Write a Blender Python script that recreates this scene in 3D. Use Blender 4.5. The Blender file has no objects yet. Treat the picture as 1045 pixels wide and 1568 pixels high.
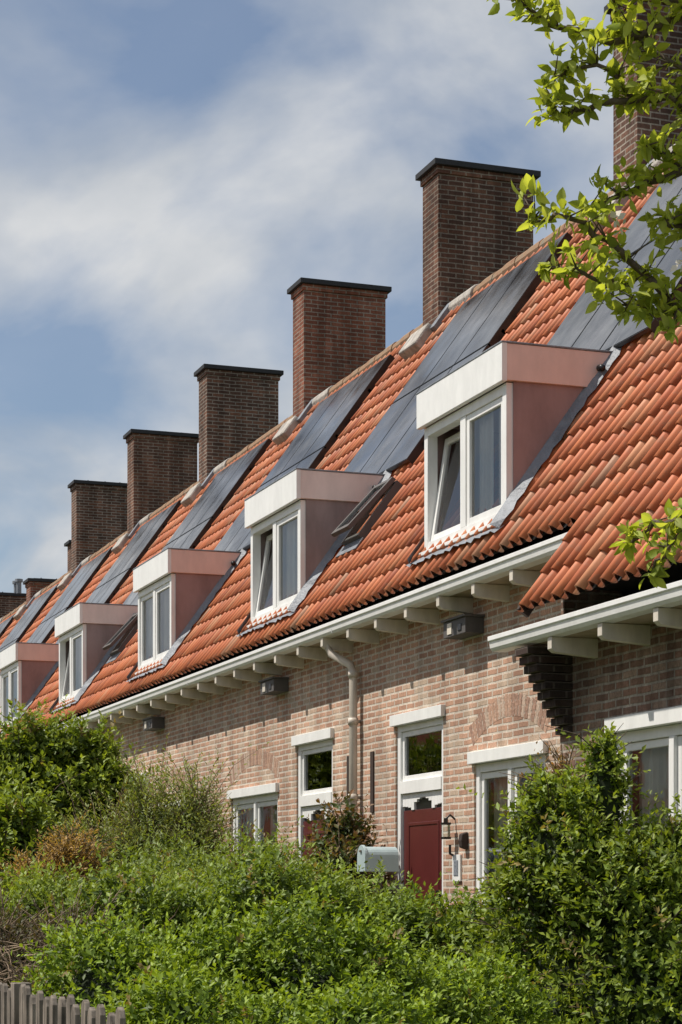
import bpy, math, random
import numpy as np
from mathutils import Vector
random.seed(4)
rng = np.random.default_rng(4)
CZ = 1.25            # eye level above the garden; heights "H" below are relative to it
YAW = math.radians(-19.47)
scene = bpy.context.scene

# ------------------------------------------------------------------ helpers
class MB:
    def __init__(s): s.v=[]; s.f=[]; s.m=[]
    def poly(s, pts, mi=0):
        b=len(s.v); s.v+= [tuple(p) for p in pts]; s.f.append(tuple(range(b,b+len(pts)))); s.m.append(mi)
    def hexa(s, p, mi=0):
        b=len(s.v); s.v+=[tuple(q) for q in p]
        for q in ((0,3,2,1),(4,5,6,7),(0,1,5,4),(1,2,6,5),(2,3,7,6),(3,0,4,7)):
            s.f.append(tuple(b+i for i in q)); s.m.append(mi)
    def box(s,x0,x1,y0,y1,z0,z1,mi=0):
        s.hexa([(x0,y0,z0),(x1,y0,z0),(x1,y1,z0),(x0,y1,z0),(x0,y0,z1),(x1,y0,z1),(x1,y1,z1),(x0,y1,z1)],mi)
    def hbox(s,x0,x1,y0,y1,h0,h1,mi=0): s.box(x0,x1,y0,y1,h0+CZ,h1+CZ,mi)
    def prism_y(s, prof, y0, y1, mi=0):
        n=len(prof); b=len(s.v)
        s.v+=[(x,y0,z) for x,z in prof]+[(x,y1,z) for x,z in prof]
        s.f.append(tuple(b+i for i in range(n))); s.m.append(mi)
        s.f.append(tuple(b+n+i for i in reversed(range(n)))); s.m.append(mi)
        for i in range(n):
            j=(i+1)%n; s.f.append((b+i,b+n+i,b+n+j,b+j)); s.m.append(mi)
    def tube(s, pts, rad, n=8, mi=0):
        pts=[Vector(p) for p in pts]; b=len(s.v); k=len(pts)
        if not hasattr(rad,'__len__'): rad=[rad]*k
        for i,p in enumerate(pts):
            d=(pts[min(i+1,k-1)]-pts[max(i-1,0)]).normalized()
            a=Vector((0,0,1)) if abs(d.z)<.9 else Vector((1,0,0))
            u=d.cross(a).normalized(); w=d.cross(u)
            for j in range(n):
                t=2*math.pi*j/n; s.v.append(tuple(p+rad[i]*(math.cos(t)*u+math.sin(t)*w)))
        for i in range(k-1):
            for j in range(n):
                j2=(j+1)%n
                s.f.append((b+i*n+j,b+i*n+j2,b+(i+1)*n+j2,b+(i+1)*n+j)); s.m.append(mi)
        s.f.append(tuple(b+j for j in reversed(range(n)))); s.m.append(mi)
        s.f.append(tuple(b+(k-1)*n+j for j in range(n))); s.m.append(mi)
    def obj(s,name,mats,parent=None,bevel=0,smooth=False):
        me=bpy.data.meshes.new(name); me.from_pydata(s.v,[],s.f)
        for m in mats: me.materials.append(m)
        me.polygons.foreach_set('material_index',s.m)
        if smooth: me.polygons.foreach_set('use_smooth',[True]*len(s.f))
        me.update()
        o=bpy.data.objects.new(name,me); scene.collection.objects.link(o)
        if parent: o.parent=parent
        if bevel:
            b=o.modifiers.new('bev','BEVEL'); b.width=bevel; b.segments=2; b.limit_method='ANGLE'
        return o

def empty(name):
    e=bpy.data.objects.new(name,None); scene.collection.objects.link(e); return e

def np_mesh(name, V, F4, mats, attr=None, smooth=False, parent=None):
    me=bpy.data.meshes.new(name)
    nv=len(V); k=F4.shape[1]; nf=len(F4)
    me.vertices.add(nv); me.vertices.foreach_set('co',V.astype(np.float32).ravel())
    me.loops.add(nf*k); me.loops.foreach_set('vertex_index',F4.astype(np.int32).ravel())
    me.polygons.add(nf); me.polygons.foreach_set('loop_start',(np.arange(nf)*k).astype(np.int32))
    me.polygons.foreach_set('loop_total',np.full(nf,k,dtype=np.int32))
    if smooth: me.polygons.foreach_set('use_smooth',np.ones(nf,dtype=bool))
    for m in mats: me.materials.append(m)
    me.update(calc_edges=True); me.validate()
    if attr is not None:
        a=me.attributes.new('col','FLOAT_COLOR','POINT')
        c=np.ones((nv,4),dtype=np.float32); c[:,:3]=attr; a.data.foreach_set('color',c.ravel())
    o=bpy.data.objects.new(name,me); scene.collection.objects.link(o)
    if parent: o.parent=parent
    return o

# ------------------------------------------------------------------ materials
def newmat(name):
    m=bpy.data.materials.new(name); m.use_nodes=True; nt=m.node_tree
    return m, nt, nt.nodes, nt.links, nt.nodes['Principled BSDF']
def N(nodes,t,**k):
    n=nodes.new(t)
    for a,b in k.items(): setattr(n,a,b)
    return n
def noise(nt,vec,scale,detail=4,rough=.55):
    n=nt.nodes.new('ShaderNodeTexNoise'); n.inputs['Scale'].default_value=scale
    n.inputs['Detail'].default_value=detail; n.inputs['Roughness'].default_value=rough
    if vec is not None: nt.links.new(vec,n.inputs['Vector'])
    return n.outputs['Fac']
def ramp(nt,fac,stops):
    r=nt.nodes.new('ShaderNodeValToRGB'); nt.links.new(fac,r.inputs['Fac'])
    el=r.color_ramp.elements
    while len(el)<len(stops): el.new(.5)
    for e,(p,c) in zip(el,stops):
        e.position=p; e.color=(c,c,c,1) if not hasattr(c,'__len__') else (*c,1)
    return r.outputs['Color']
def mixc(nt,fac,a,b,mode='MIX'):
    m=nt.nodes.new('ShaderNodeMix'); m.data_type='RGBA'; m.blend_type=mode
    for s,v in ((0,fac),(6,a),(7,b)):
        if isinstance(v,bpy.types.NodeSocket): nt.links.new(v,m.inputs[s])
        elif s==0: m.inputs[0].default_value=v
        else: m.inputs[s].default_value=(*v,1)
    return m.outputs[2]
def objcoord(nt):
    return nt.nodes.new('ShaderNodeTexCoord').outputs['Object']
def bump(nt,h,strength,dist,bsdf,normal=None):
    b=nt.nodes.new('ShaderNodeBump'); b.inputs['Strength'].default_value=strength; b.inputs['Distance'].default_value=dist
    nt.links.new(h,b.inputs['Height']); nt.links.new(b.outputs['Normal'],bsdf.inputs['Normal'])

def brick_mat(name,c1,c2,mortar,c3,grime=.5,mort=.011,streak=0.35,bloom=.35):
    m,nt,nodes,links,bs=newmat(name)
    co=objcoord(nt)
    sep=nodes.new('ShaderNodeSeparateXYZ'); links.new(co,sep.inputs[0])
    add=N(nodes,'ShaderNodeMath',operation='ADD'); links.new(sep.outputs[0],add.inputs[0]); links.new(sep.outputs[1],add.inputs[1])
    cmb=nodes.new('ShaderNodeCombineXYZ'); links.new(add.outputs[0],cmb.inputs[0]); links.new(sep.outputs[2],cmb.inputs[1])
    wn=nodes.new('ShaderNodeTexNoise'); wn.inputs['Scale'].default_value=5; wn.inputs['Detail'].default_value=1; links.new(co,wn.inputs['Vector'])
    wv=N(nodes,'ShaderNodeVectorMath',operation='MULTIPLY_ADD'); links.new(wn.outputs['Color'],wv.inputs[0]); wv.inputs[1].default_value=(.014,.014,0); links.new(cmb.outputs[0],wv.inputs[2])
    b=nodes.new('ShaderNodeTexBrick'); b.inputs['Scale'].default_value=1
    b.inputs['Brick Width'].default_value=.215; b.inputs['Row Height'].default_value=.063
    b.inputs['Mortar Size'].default_value=mort; b.inputs['Mortar Smooth'].default_value=.3
    b.inputs['Bias'].default_value=0; b.offset=.5
    b.inputs['Color1'].default_value=(*c1,1); b.inputs['Color2'].default_value=(*c2,1); b.inputs['Mortar'].default_value=(*mortar,1)
    links.new(wv.outputs[0],b.inputs['Vector'])
    b2=nodes.new('ShaderNodeTexBrick'); b2.inputs['Scale'].default_value=1
    b2.inputs['Brick Width'].default_value=.215; b2.inputs['Row Height'].default_value=.063; b2.inputs['Mortar Size'].default_value=0
    b2.offset=.5; b2.inputs['Color1'].default_value=(0,0,0,1); b2.inputs['Color2'].default_value=(1,1,1,1)
    sh=N(nodes,'ShaderNodeVectorMath',operation='ADD'); links.new(wv.outputs[0],sh.inputs[0]); sh.inputs[1].default_value=(.215*40,.063*34,0); links.new(sh.outputs[0],b2.inputs['Vector'])
    fac=ramp(nt,b2.outputs['Color'],[(.62,0),(.92,.9)])
    inv=N(nodes,'ShaderNodeMath',operation='SUBTRACT'); inv.inputs[0].default_value=1; links.new(b.outputs['Fac'],inv.inputs[1])
    mf=N(nodes,'ShaderNodeMath',operation='MULTIPLY'); links.new(fac,mf.inputs[0]); links.new(inv.outputs[0],mf.inputs[1])
    col=mixc(nt,mf.outputs[0],b.outputs['Color'],c3)
    fine=ramp(nt,noise(nt,co,50,3,.7),[(.3,.72),(.7,1.22)])
    col=mixc(nt,1,col,fine,'MULTIPLY')
    big=ramp(nt,noise(nt,co,1.1,5,.65),[(.35,1-grime*.6),(.65,1.10)])
    col=mixc(nt,1,col,big,'MULTIPLY')
    col=mixc(nt,ramp(nt,noise(nt,co,2.3,5,.7),[(.56,0),(.74,bloom)]),col,mortar)
    mp=nodes.new('ShaderNodeMapping'); mp.inputs['Scale'].default_value=(2.6,2.6,.35); links.new(co,mp.inputs[0])
    st=ramp(nt,noise(nt,mp.outputs[0],1.6,3,.65),[(.40,1-streak),(.60,1.06)])
    col=mixc(nt,1,col,st,'MULTIPLY')
    links.new(col,bs.inputs['Base Color']); bs.inputs['Roughness'].default_value=.92
    bs.inputs['Specular IOR Level'].default_value=.15
    bump(nt,inv.outputs[0],.8,.010,bs)
    return m

def paint(name,c,rough=.5,dirt=.12,scale=6,bmp=.02):
    m,nt,nodes,links,bs=newmat(name); co=objcoord(nt)
    mp=nodes.new('ShaderNodeMapping'); mp.inputs['Scale'].default_value=(1,1,.4); links.new(co,mp.inputs[0])
    d=ramp(nt,noise(nt,mp.outputs[0],scale,4,.65),[(.35,1-dirt),(.65,1.03)])
    col=mixc(nt,1,c,d,'MULTIPLY'); links.new(col,bs.inputs['Base Color'])
    bs.inputs['Roughness'].default_value=rough
    if bmp: bump(nt,noise(nt,co,40,2),.3,bmp*.1,bs)
    return m

M={}
M['brick']=brick_mat('facade_brick',(.62,.37,.255),(.43,.245,.17),(.68,.59,.49),(.56,.43,.32),grime=.30,streak=.20,mort=.012,bloom=.25)
M['brick_dark']=brick_mat('corbel_brick',(.085,.055,.045),(.06,.045,.04),(.16,.13,.11),(.10,.06,.05))
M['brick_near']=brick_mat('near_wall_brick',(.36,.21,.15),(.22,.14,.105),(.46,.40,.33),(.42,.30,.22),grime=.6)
CH=[brick_mat('chimney_brick_a',(.17,.092,.066),(.10,.06,.047),(.34,.29,.24),(.24,.115,.075),grime=.35,mort=.010,bloom=.15),
    brick_mat('chimney_brick_b',(.185,.085,.057),(.115,.065,.05),(.31,.25,.20),(.23,.115,.075),grime=.35,mort=.010,bloom=.15),
    brick_mat('chimney_brick_c',(.28,.10,.06),(.18,.072,.05),(.32,.25,.20),(.32,.13,.085),grime=.3,mort=.010,bloom=.15)]
M['white']=paint('white_paint',(.86,.85,.82),.45,.08)
M['cream']=paint('cream_paint',(.72,.65,.55),.6,.20)
M['soffit']=paint('soffit_boards',(.46,.36,.26),.7,.25)
M['pipe']=paint('drainpipe_paint',(.66,.58,.49),.5,.2)
M['lead']=paint('lead_flashing',(.24,.26,.29),.55,.35,5,.3)
M['cement']=paint('cement',(.48,.44,.39),.9,.45,8,.4)
M['cap']=paint('chimney_cap',(.022,.022,.025),.7,.3)
M['black']=paint('black_plastic',(.012,.012,.012),.35,.2)
M['iron']=paint('rusty_iron',(.05,.03,.022),.8,.3)
M['red']=paint('door_red',(.12,.026,.024),.30,.12)
M['cheekA']=paint('dormer_cheek_pink',(.36,.235,.22),.7,.30,3)
M['cheekB']=paint('dormer_cheek_grey',(.33,.26,.25),.7,.30,3)
M['fasA']=paint('dormer_fascia_pink',(.84,.61,.53),.5,.08)
M['fasB']=paint('dormer_fascia_pale',(.82,.70,.65),.5,.08)
M['curtain']=paint('curtain',(.84,.82,.76),.9,.1)
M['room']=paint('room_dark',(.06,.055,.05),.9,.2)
M['box']=paint('nest_box',(.11,.10,.095),.7,.2)
M['mail']=paint('mailbox_paint',(.44,.53,.54),.4,.1)
M['felt']=paint('roof_felt',(.10,.10,.105),.85,.3)
M['bark']=paint('bark',(.13,.095,.065),.9,.4,20,.5)
M['twig']=paint('twig',(.28,.20,.13),.9,.4,20,.5)

def wood_mat():
    m,nt,nodes,links,bs=newmat('weathered_wood'); co=objcoord(nt)
    mp=nodes.new('ShaderNodeMapping'); mp.inputs['Scale'].default_value=(30,30,2.5); links.new(co,mp.inputs[0])
    n=noise(nt,mp.outputs[0],1.2,6,.6)
    col=ramp(nt,n,[(.3,(.08,.065,.05)),(.5,(.20,.165,.13)),(.72,(.33,.28,.235))])
    col=mixc(nt,1,col,ramp(nt,noise(nt,co,9,4),[(.3,.5),(.7,1.15)]),'MULTIPLY')
    links.new(col,bs.inputs['Base Color']); bs.inputs['Roughness'].default_value=.9
    bump(nt,n,.6,.004,bs); return m
M['wood']=wood_mat()

def tile_mat(name):
    m,nt,nodes,links,bs=newmat(name); co=objcoord(nt)
    at=nodes.new('ShaderNodeAttribute'); at.attribute_name='col'
    sep=nodes.new('ShaderNodeSeparateColor'); links.new(at.outputs['Color'],sep.inputs[0])
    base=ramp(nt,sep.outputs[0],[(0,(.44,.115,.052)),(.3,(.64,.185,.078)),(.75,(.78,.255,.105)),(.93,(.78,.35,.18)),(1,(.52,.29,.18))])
    lich=ramp(nt,noise(nt,co,14,4,.7),[(.52,0),(.70,.5)])
    col=mixc(nt,lich,base,(.42,.25,.16))
    z=nodes.new('ShaderNodeSeparateXYZ'); links.new(co,z.inputs[0])
    mr=nodes.new('ShaderNodeMapRange'); links.new(z.outputs[2],mr.inputs[0]); mr.inputs[1].default_value=CZ+2.6; mr.inputs[2].default_value=CZ+7.6; mr.inputs[3].default_value=.12
    big=noise(nt,co,1.9,5,.7)
    ml=N(nodes,'ShaderNodeMath',operation='MULTIPLY'); links.new(mr.outputs[0],ml.inputs[0]); links.new(ramp(nt,big,[(.47,0),(.68,.65)]),ml.inputs[1])
    col=mixc(nt,ml.outputs[0],col,(.32,.22,.16))
    col=mixc(nt,1,col,ramp(nt,noise(nt,co,1.1,3,.6),[(.3,.84),(.7,1.08)]),'MULTIPLY')
    roll_shade=ramp(nt,sep.outputs[1],[(0,.34),(.6,.66),(1,1)])  # shade in troughs and at tile fronts, painted into the tile colour
    links.new(mixc(nt,1,col,roll_shade,'MULTIPLY'),bs.inputs['Base Color'])
    bs.inputs['Roughness'].default_value=.6; bs.inputs['Specular IOR Level'].default_value=.35
    return m
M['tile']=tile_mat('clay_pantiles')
def ridge_mat():
    m,nt,nodes,links,bs=newmat('ridge_tiles'); co=objcoord(nt)
    col=ramp(nt,noise(nt,co,7,6,.7),[(.3,(.22,.10,.06)),(.5,(.30,.18,.10)),(.68,(.22,.19,.14))])
    links.new(col,bs.inputs['Base Color']); bs.inputs['Roughness'].default_value=.9; return m
M['ridge']=ridge_mat()

def pv_mat():
    m,nt,nodes,links,bs=newmat('solar_panel_glass'); co=objcoord(nt)
    d=ramp(nt,noise(nt,co,1.3,5,.65),[(.3,(.02,.021,.024)),(.5,(.055,.057,.06)),(.7,(.13,.13,.135))])  # mottled grey sheen put into the base colour
    links.new(d,bs.inputs['Base Color'])
    r=ramp(nt,noise(nt,co,2.2,4,.6),[(.3,.08),(.7,.35)])
    links.new(r,bs.inputs['Roughness']); bs.inputs['IOR'].default_value=2.0
    return m
M['pv']=pv_mat()

def glass_mat():
    m=bpy.data.materials.new('window_glass'); m.use_nodes=True; nt=m.node_tree; nt.nodes.clear()
    out=nt.nodes.new('ShaderNodeOutputMaterial'); tr=nt.nodes.new('ShaderNodeBsdfTransparent'); tr.inputs[0].default_value=(.92,.95,.93,1)
    gl=nt.nodes.new('ShaderNodeBsdfGlossy'); gl.inputs['Roughness'].default_value=.02; gl.inputs['Color'].default_value=(.9,.92,.95,1)
    co=objcoord(nt); b=nt.nodes.new('ShaderNodeBump'); b.inputs['Strength'].default_value=.08; b.inputs['Distance'].default_value=.02
    nt.links.new(noise(nt,co,3,2),b.inputs['Height']); nt.links.new(b.outputs[0],gl.inputs['Normal'])
    lw=nt.nodes.new('ShaderNodeFresnel'); lw.inputs[0].default_value=1.7
    mx=nt.nodes.new('ShaderNodeMixShader'); nt.links.new(lw.outputs[0],mx.inputs[0]); nt.links.new(tr.outputs[0],mx.inputs[1]); nt.links.new(gl.outputs[0],mx.inputs[2])
    nt.links.new(mx.outputs[0],out.inputs[0]); return m
M['glass']=glass_mat()

def leaf_mat(name,trans=.3,rough=.5):
    m,nt,nodes,links,bs=newmat(name)
    at=nodes.new('ShaderNodeAttribute'); at.attribute_name='col'
    links.new(at.outputs['Color'],bs.inputs['Base Color']); bs.inputs['Roughness'].default_value=rough
    bs.inputs['Specular IOR Level'].default_value=.3
    tl=nodes.new('ShaderNodeBsdfTranslucent')
    links.new(mixc(nt,1,at.outputs['Color'],(1.7,1.6,.6),'MULTIPLY'),tl.inputs['Color'])
    mx=nodes.new('ShaderNodeMixShader'); mx.inputs[0].default_value=trans
    links.new(bs.outputs[0],mx.inputs[1]); links.new(tl.outputs[0],mx.inputs[2])
    links.new(mx.outputs[0],nodes['Material Output'].inputs[0]); return m
M['leaf']=leaf_mat('leaf')
M['leaf2']=leaf_mat('tree_leaf',.45,.6)
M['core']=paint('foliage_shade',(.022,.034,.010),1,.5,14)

def ground_mat():
    m,nt,nodes,links,bs=newmat('grass_ground'); co=objcoord(nt)
    col=ramp(nt,noise(nt,co,3,8,.7),[(.3,(.035,.05,.015)),(.5,(.06,.09,.025)),(.7,(.10,.10,.05))])
    links.new(col,bs.inputs['Base Color']); bs.inputs['Roughness'].default_value=1; return m
M['ground']=ground_mat()

# ------------------------------------------------------------------ ground
g=MB(); g.poly([(-1500,-1500,0),(1500,-1500,0),(1500,2500,0),(-1500,2500,0)]); g.obj('ground',[M['ground']])
p=MB(); p.box(-1.6,.6,-10,80,-.05,.03)
pm=paint('paving',(.25,.23,.21),.9,.3,12); p.obj('footpath',[pm])

# ------------------------------------------------------------------ roof geometry
XR,XP,HP,SL = 10.35,7.13,3.10,1.39
cs,sn=.584,.812
def RP(s,y,h):
    return (XP+s*cs-h*sn, y, CZ+HP+s*sn+h*cs)
S_R=(XR-XP)/cs
def sx(x): return (x-XP)/cs
def slopebox(mb,s0,s1,y0,y1,h0,h1,mi=0):
    mb.hexa([RP(s0,y0,h0),RP(s1,y0,h0),RP(s1,y1,h0),RP(s0,y1,h0),RP(s0,y0,h1),RP(s1,y0,h1),RP(s1,y1,h1),RP(s0,y1,h1)],mi)

def tiles(name,y0,y1,xe,parent):
    nc=round((y1-y0)/.190); w=(y1-y0)/nc
    L=(XR-xe)/cs; nr=math.ceil(L/.31); e=L/nr; s_e=sx(xe)
    t=np.linspace(0,1,10)
    prof=np.where(t<.52,.060*np.sin(np.pi*np.clip(t/.52,0,1))**.8,-.012*np.sin(np.pi*np.clip((t-.52)/.48,0,1)))
    depth=np.where(t<.52,.55+.45*np.sin(np.pi*t/.52),.38)  # colour factor standing in for shadow between the rolls
    C,R=np.meshgrid(np.arange(nc),np.arange(nr)); C=C.ravel(); R=R.ravel(); n=len(C)
    tint=np.clip(rng.beta(2,2,n)*.85+.15*np.sin(C*.7+R*1.3)**2,0,1)
    tint=np.where(rng.random(n)<.05,1-.1*rng.random(n),tint)
    jy=rng.normal(0,.003,n); jh=rng.normal(0,.0025,n); js=rng.normal(0,.006,n)
    V=np.zeros((n,3,10,3)); A=np.ones((n,3,10,3))
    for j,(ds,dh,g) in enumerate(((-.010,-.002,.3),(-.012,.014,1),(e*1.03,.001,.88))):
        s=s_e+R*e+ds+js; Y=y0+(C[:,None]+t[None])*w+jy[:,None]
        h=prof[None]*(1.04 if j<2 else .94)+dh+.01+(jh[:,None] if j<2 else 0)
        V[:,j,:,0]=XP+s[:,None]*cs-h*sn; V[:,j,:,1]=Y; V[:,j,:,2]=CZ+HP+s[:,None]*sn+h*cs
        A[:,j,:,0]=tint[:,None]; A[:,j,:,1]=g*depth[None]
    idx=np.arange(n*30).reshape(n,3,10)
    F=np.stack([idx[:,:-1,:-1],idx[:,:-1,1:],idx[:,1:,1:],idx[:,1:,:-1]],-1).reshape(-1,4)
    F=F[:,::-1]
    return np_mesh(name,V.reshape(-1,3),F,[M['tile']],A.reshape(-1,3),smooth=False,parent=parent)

def wall_sheet(mb,x,y0,y1,h0,h1,openings,depth=.12,mi=0):
    ys=sorted({y0,y1,*[o[0] for o in openings],*[o[1] for o in openings]})
    hs=sorted({h0,h1,*[o[2] for o in openings],*[o[3] for o in openings]})
    for a,b in zip(ys,ys[1:]):
        for c,d in zip(hs,hs[1:]):
            my,mh=(a+b)/2,(c+d)/2
            if any(o[0]<my<o[1] and o[2]<mh<o[3] for o in openings): continue
            mb.poly([(x,b,c+CZ),(x,a,c+CZ),(x,a,d+CZ),(x,b,d+CZ)],mi)
    for (a,b,c,d) in openings:
        X=x+depth
        mb.poly([(x,a,c+CZ),(X,a,c+CZ),(X,a,d+CZ),(x,a,d+CZ)],mi)
        mb.poly([(x,b,c+CZ),(x,b,d+CZ),(X,b,d+CZ),(X,b,c+CZ)],mi)
        mb.poly([(x,a,d+CZ),(X,a,d+CZ),(X,b,d+CZ),(x,b,d+CZ)],mi)
        mb.poly([(x,a,c+CZ),(x,b,c+CZ),(X,b,c+CZ),(X,a,c+CZ)],mi)

def curtain(mb,x,y0,y1,h0,h1,mi):
    n=int((y1-y0)/.018)+2; ph=random.random()*6
    pts=[(x+.018*math.sin(i*.9+ph)+.008*math.sin(i*2.3),y0+(y1-y0)*i/(n-1)) for i in range(n)]
    for (xa,ya),(xb,yb) in zip(pts,pts[1:]):
        mb.poly([(xa,ya,h0+CZ),(xb,yb,h0+CZ),(xb,yb,h1+CZ),(xa,ya,h1+CZ)],mi)

WM=[M['white'],M['glass'],M['curtain'],M['room'],M['red'],M['black']]
def frame(mb,x,y0,y1,h0,h1,w,d,mi=0):
    mb.hbox(x,x+d,y0,y0+w,h0,h1,mi); mb.hbox(x,x+d,y1-w,y1,h0,h1,mi)
    mb.hbox(x+.001,x+d-.001,y0+w,y1-w,h1-w,h1,mi); mb.hbox(x+.001,x+d-.001,y0+w,y1-w,h0,h0+w,mi)
def sash(mb,x,y0,y1,h0,h1,w=.055,d=.045,tilt=0,glass=True):
    if tilt==0:
        frame(mb,x,y0,y1,h0,h1,w,d)
        mb.poly([(x+d*.5,y1-w,h0+w+CZ),(x+d*.5,y0+w,h0+w+CZ),(x+d*.5,y0+w,h1-w+CZ),(x+d*.5,y1-w,h1-w+CZ)],1)
    else:
        t=MB(); frame(t,0,y0,y1,0,h1-h0,w,d)
        t.poly([(d*.5,y1-w,w+CZ),(d*.5,y0+w,w+CZ),(d*.5,y0+w,h1-h0-w+CZ),(d*.5,y1-w,h1-h0-w+CZ)],1)
        b=len(mb.v); c,s_=math.cos(tilt),math.sin(tilt)
        for (X,Y,Z) in t.v:
            z=Z-CZ; mb.v.append((x+X*c+z*s_, Y, h0+CZ+z*c-X*s_))
        for f,m in zip(t.f,t.m): mb.f.append(tuple(b+i for i in f)); mb.m.append(m)

def facade_window(name,xw,y0,y1,h0,h1,parent,n=2):
    mb=MB(); x=xw+.02
    mb.hbox(xw-.045,xw+.08,y0-.05,y1+.05,h1-.10,h1+.005)
    frame(mb,x,y0+.003,y1-.003,h0,h1-.103,.075,.09)
    inner0,inner1=y0+.078,y1-.078; wd=(inner1-inner0)/n
    top=h1-.18
    for i in range(n):
        if i: mb.hbox(x-.01,x+.085,inner0+i*wd-.035,inner0+i*wd+.035,h0+.076,top)
        a=inner0+i*wd+(.038 if i else .003); b=inner0+(i+1)*wd-(.038 if i<n-1 else .003)
        sash(mb,x+.02,a,b,h0+.078,top-.002)
    curtain(mb,xw+.16,inner0,inner0+.40*(inner1-inner0),h0,h1,2)
    curtain(mb,xw+.17,inner1-.34*(inner1-inner0),inner1,h0,h1,2)
    mb.hbox(xw-.09,xw+.02,y0-.04,y1+.04,h0-.06,h0-.002)
    return mb.obj(name,WM,parent,bevel=.004)

def door_unit(name,xw,y0,y1,hb,h1,parent):
    mb=MB(); x=xw+.02; w=.085
    mb.hbox(xw-.045,xw+.08,y0-.05,y1+.05,h1-.10,h1+.005)
    mb.hbox(x,x+.09,y0+.003,y0+w,hb,h1-.102); mb.hbox(x,x+.09,y1-w,y1-.003,hb,h1-.102)
    ht=.95+.14
    mb.hbox(x-.01,x+.088,y0+w,y1-w,ht-.12,ht)
    mb.hbox(x+.002,x+.088,y0+w,y1-w,h1-.16,h1-.103)
    sash(mb,x+.02,y0+w+.003,y1-w-.003,ht+.003,h1-.162,.05)
    curtain(mb,xw+.22,y0+w,y0+w+.42,ht,h1-.2,2)
    a,b=y0+w+.004,y1-w-.004; top=ht-.122
    mb.hbox(x+.03,x+.075,a,b,hb+.01,top-.16,4)
    n=14; cy=(a+b)/2; hw=(b-a)/2
    for i in range(n):
        u0=-1+2*i/n; u1=-1+2*(i+1)/n; um=(u0+u1)/2
        f=top-.16+.11*(abs(math.cos(um*math.pi))**.5)*(1 if abs(um)<.5 else .35)
        mb.hbox(x+.02,x+.076,cy+u0*hw,cy+u1*hw,f,top,0)
    mb.hbox(x+.045,x+.07,a,b,top-.16,top-.04,5)
    for (q0,q1) in ((hb+.2,hb+.75),(hb+.95,top-.28)):
        frame(mb,x+.022,a+.13,b-.13,q0,q1,.03,.012,4)
    mb.hbox(x+.018,x+.03,cy-.13,cy+.13,hb+.82,hb+.87,5)
    mb.hbox(x-.03,x+.03,a+.05,a+.075,hb+1.0,hb+1.14,5)
    return mb.obj(name,WM,parent,bevel=.003)

def arch(mb,x,yc,half,hs,rise,mi=0):
    R=(half*half+rise*rise)/(2*rise); hc=hs+rise-R; a0=math.asin(min(.999,half/R))
    n=int(2*a0*R/.066)
    for i in range(n):
        t0=-a0+2*a0*(i+.08)/n; t1=-a0+2*a0*(i+.92)/n
        r0,r1=R,R+.19+random.uniform(-.012,.012)
        P=[(yc+r*math.sin(t),hc+r*math.cos(t)) for r,t in [(r0,t0),(r1,t0),(r1,t1),(r0,t1)]]
        mb.hexa([(x-.0025,q[0],q[1]+CZ) for q in P]+[(x+.01,q[0],q[1]+CZ) for q in P],random.choice((0,1,2)))
AB=[paint('arch_brick_a',(.54,.33,.23),.9,.35,25,.3),paint('arch_brick_b',(.41,.245,.175),.9,.35,25,.3),paint('arch_brick_c',(.57,.42,.32),.9,.35,25,.3)]

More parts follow.
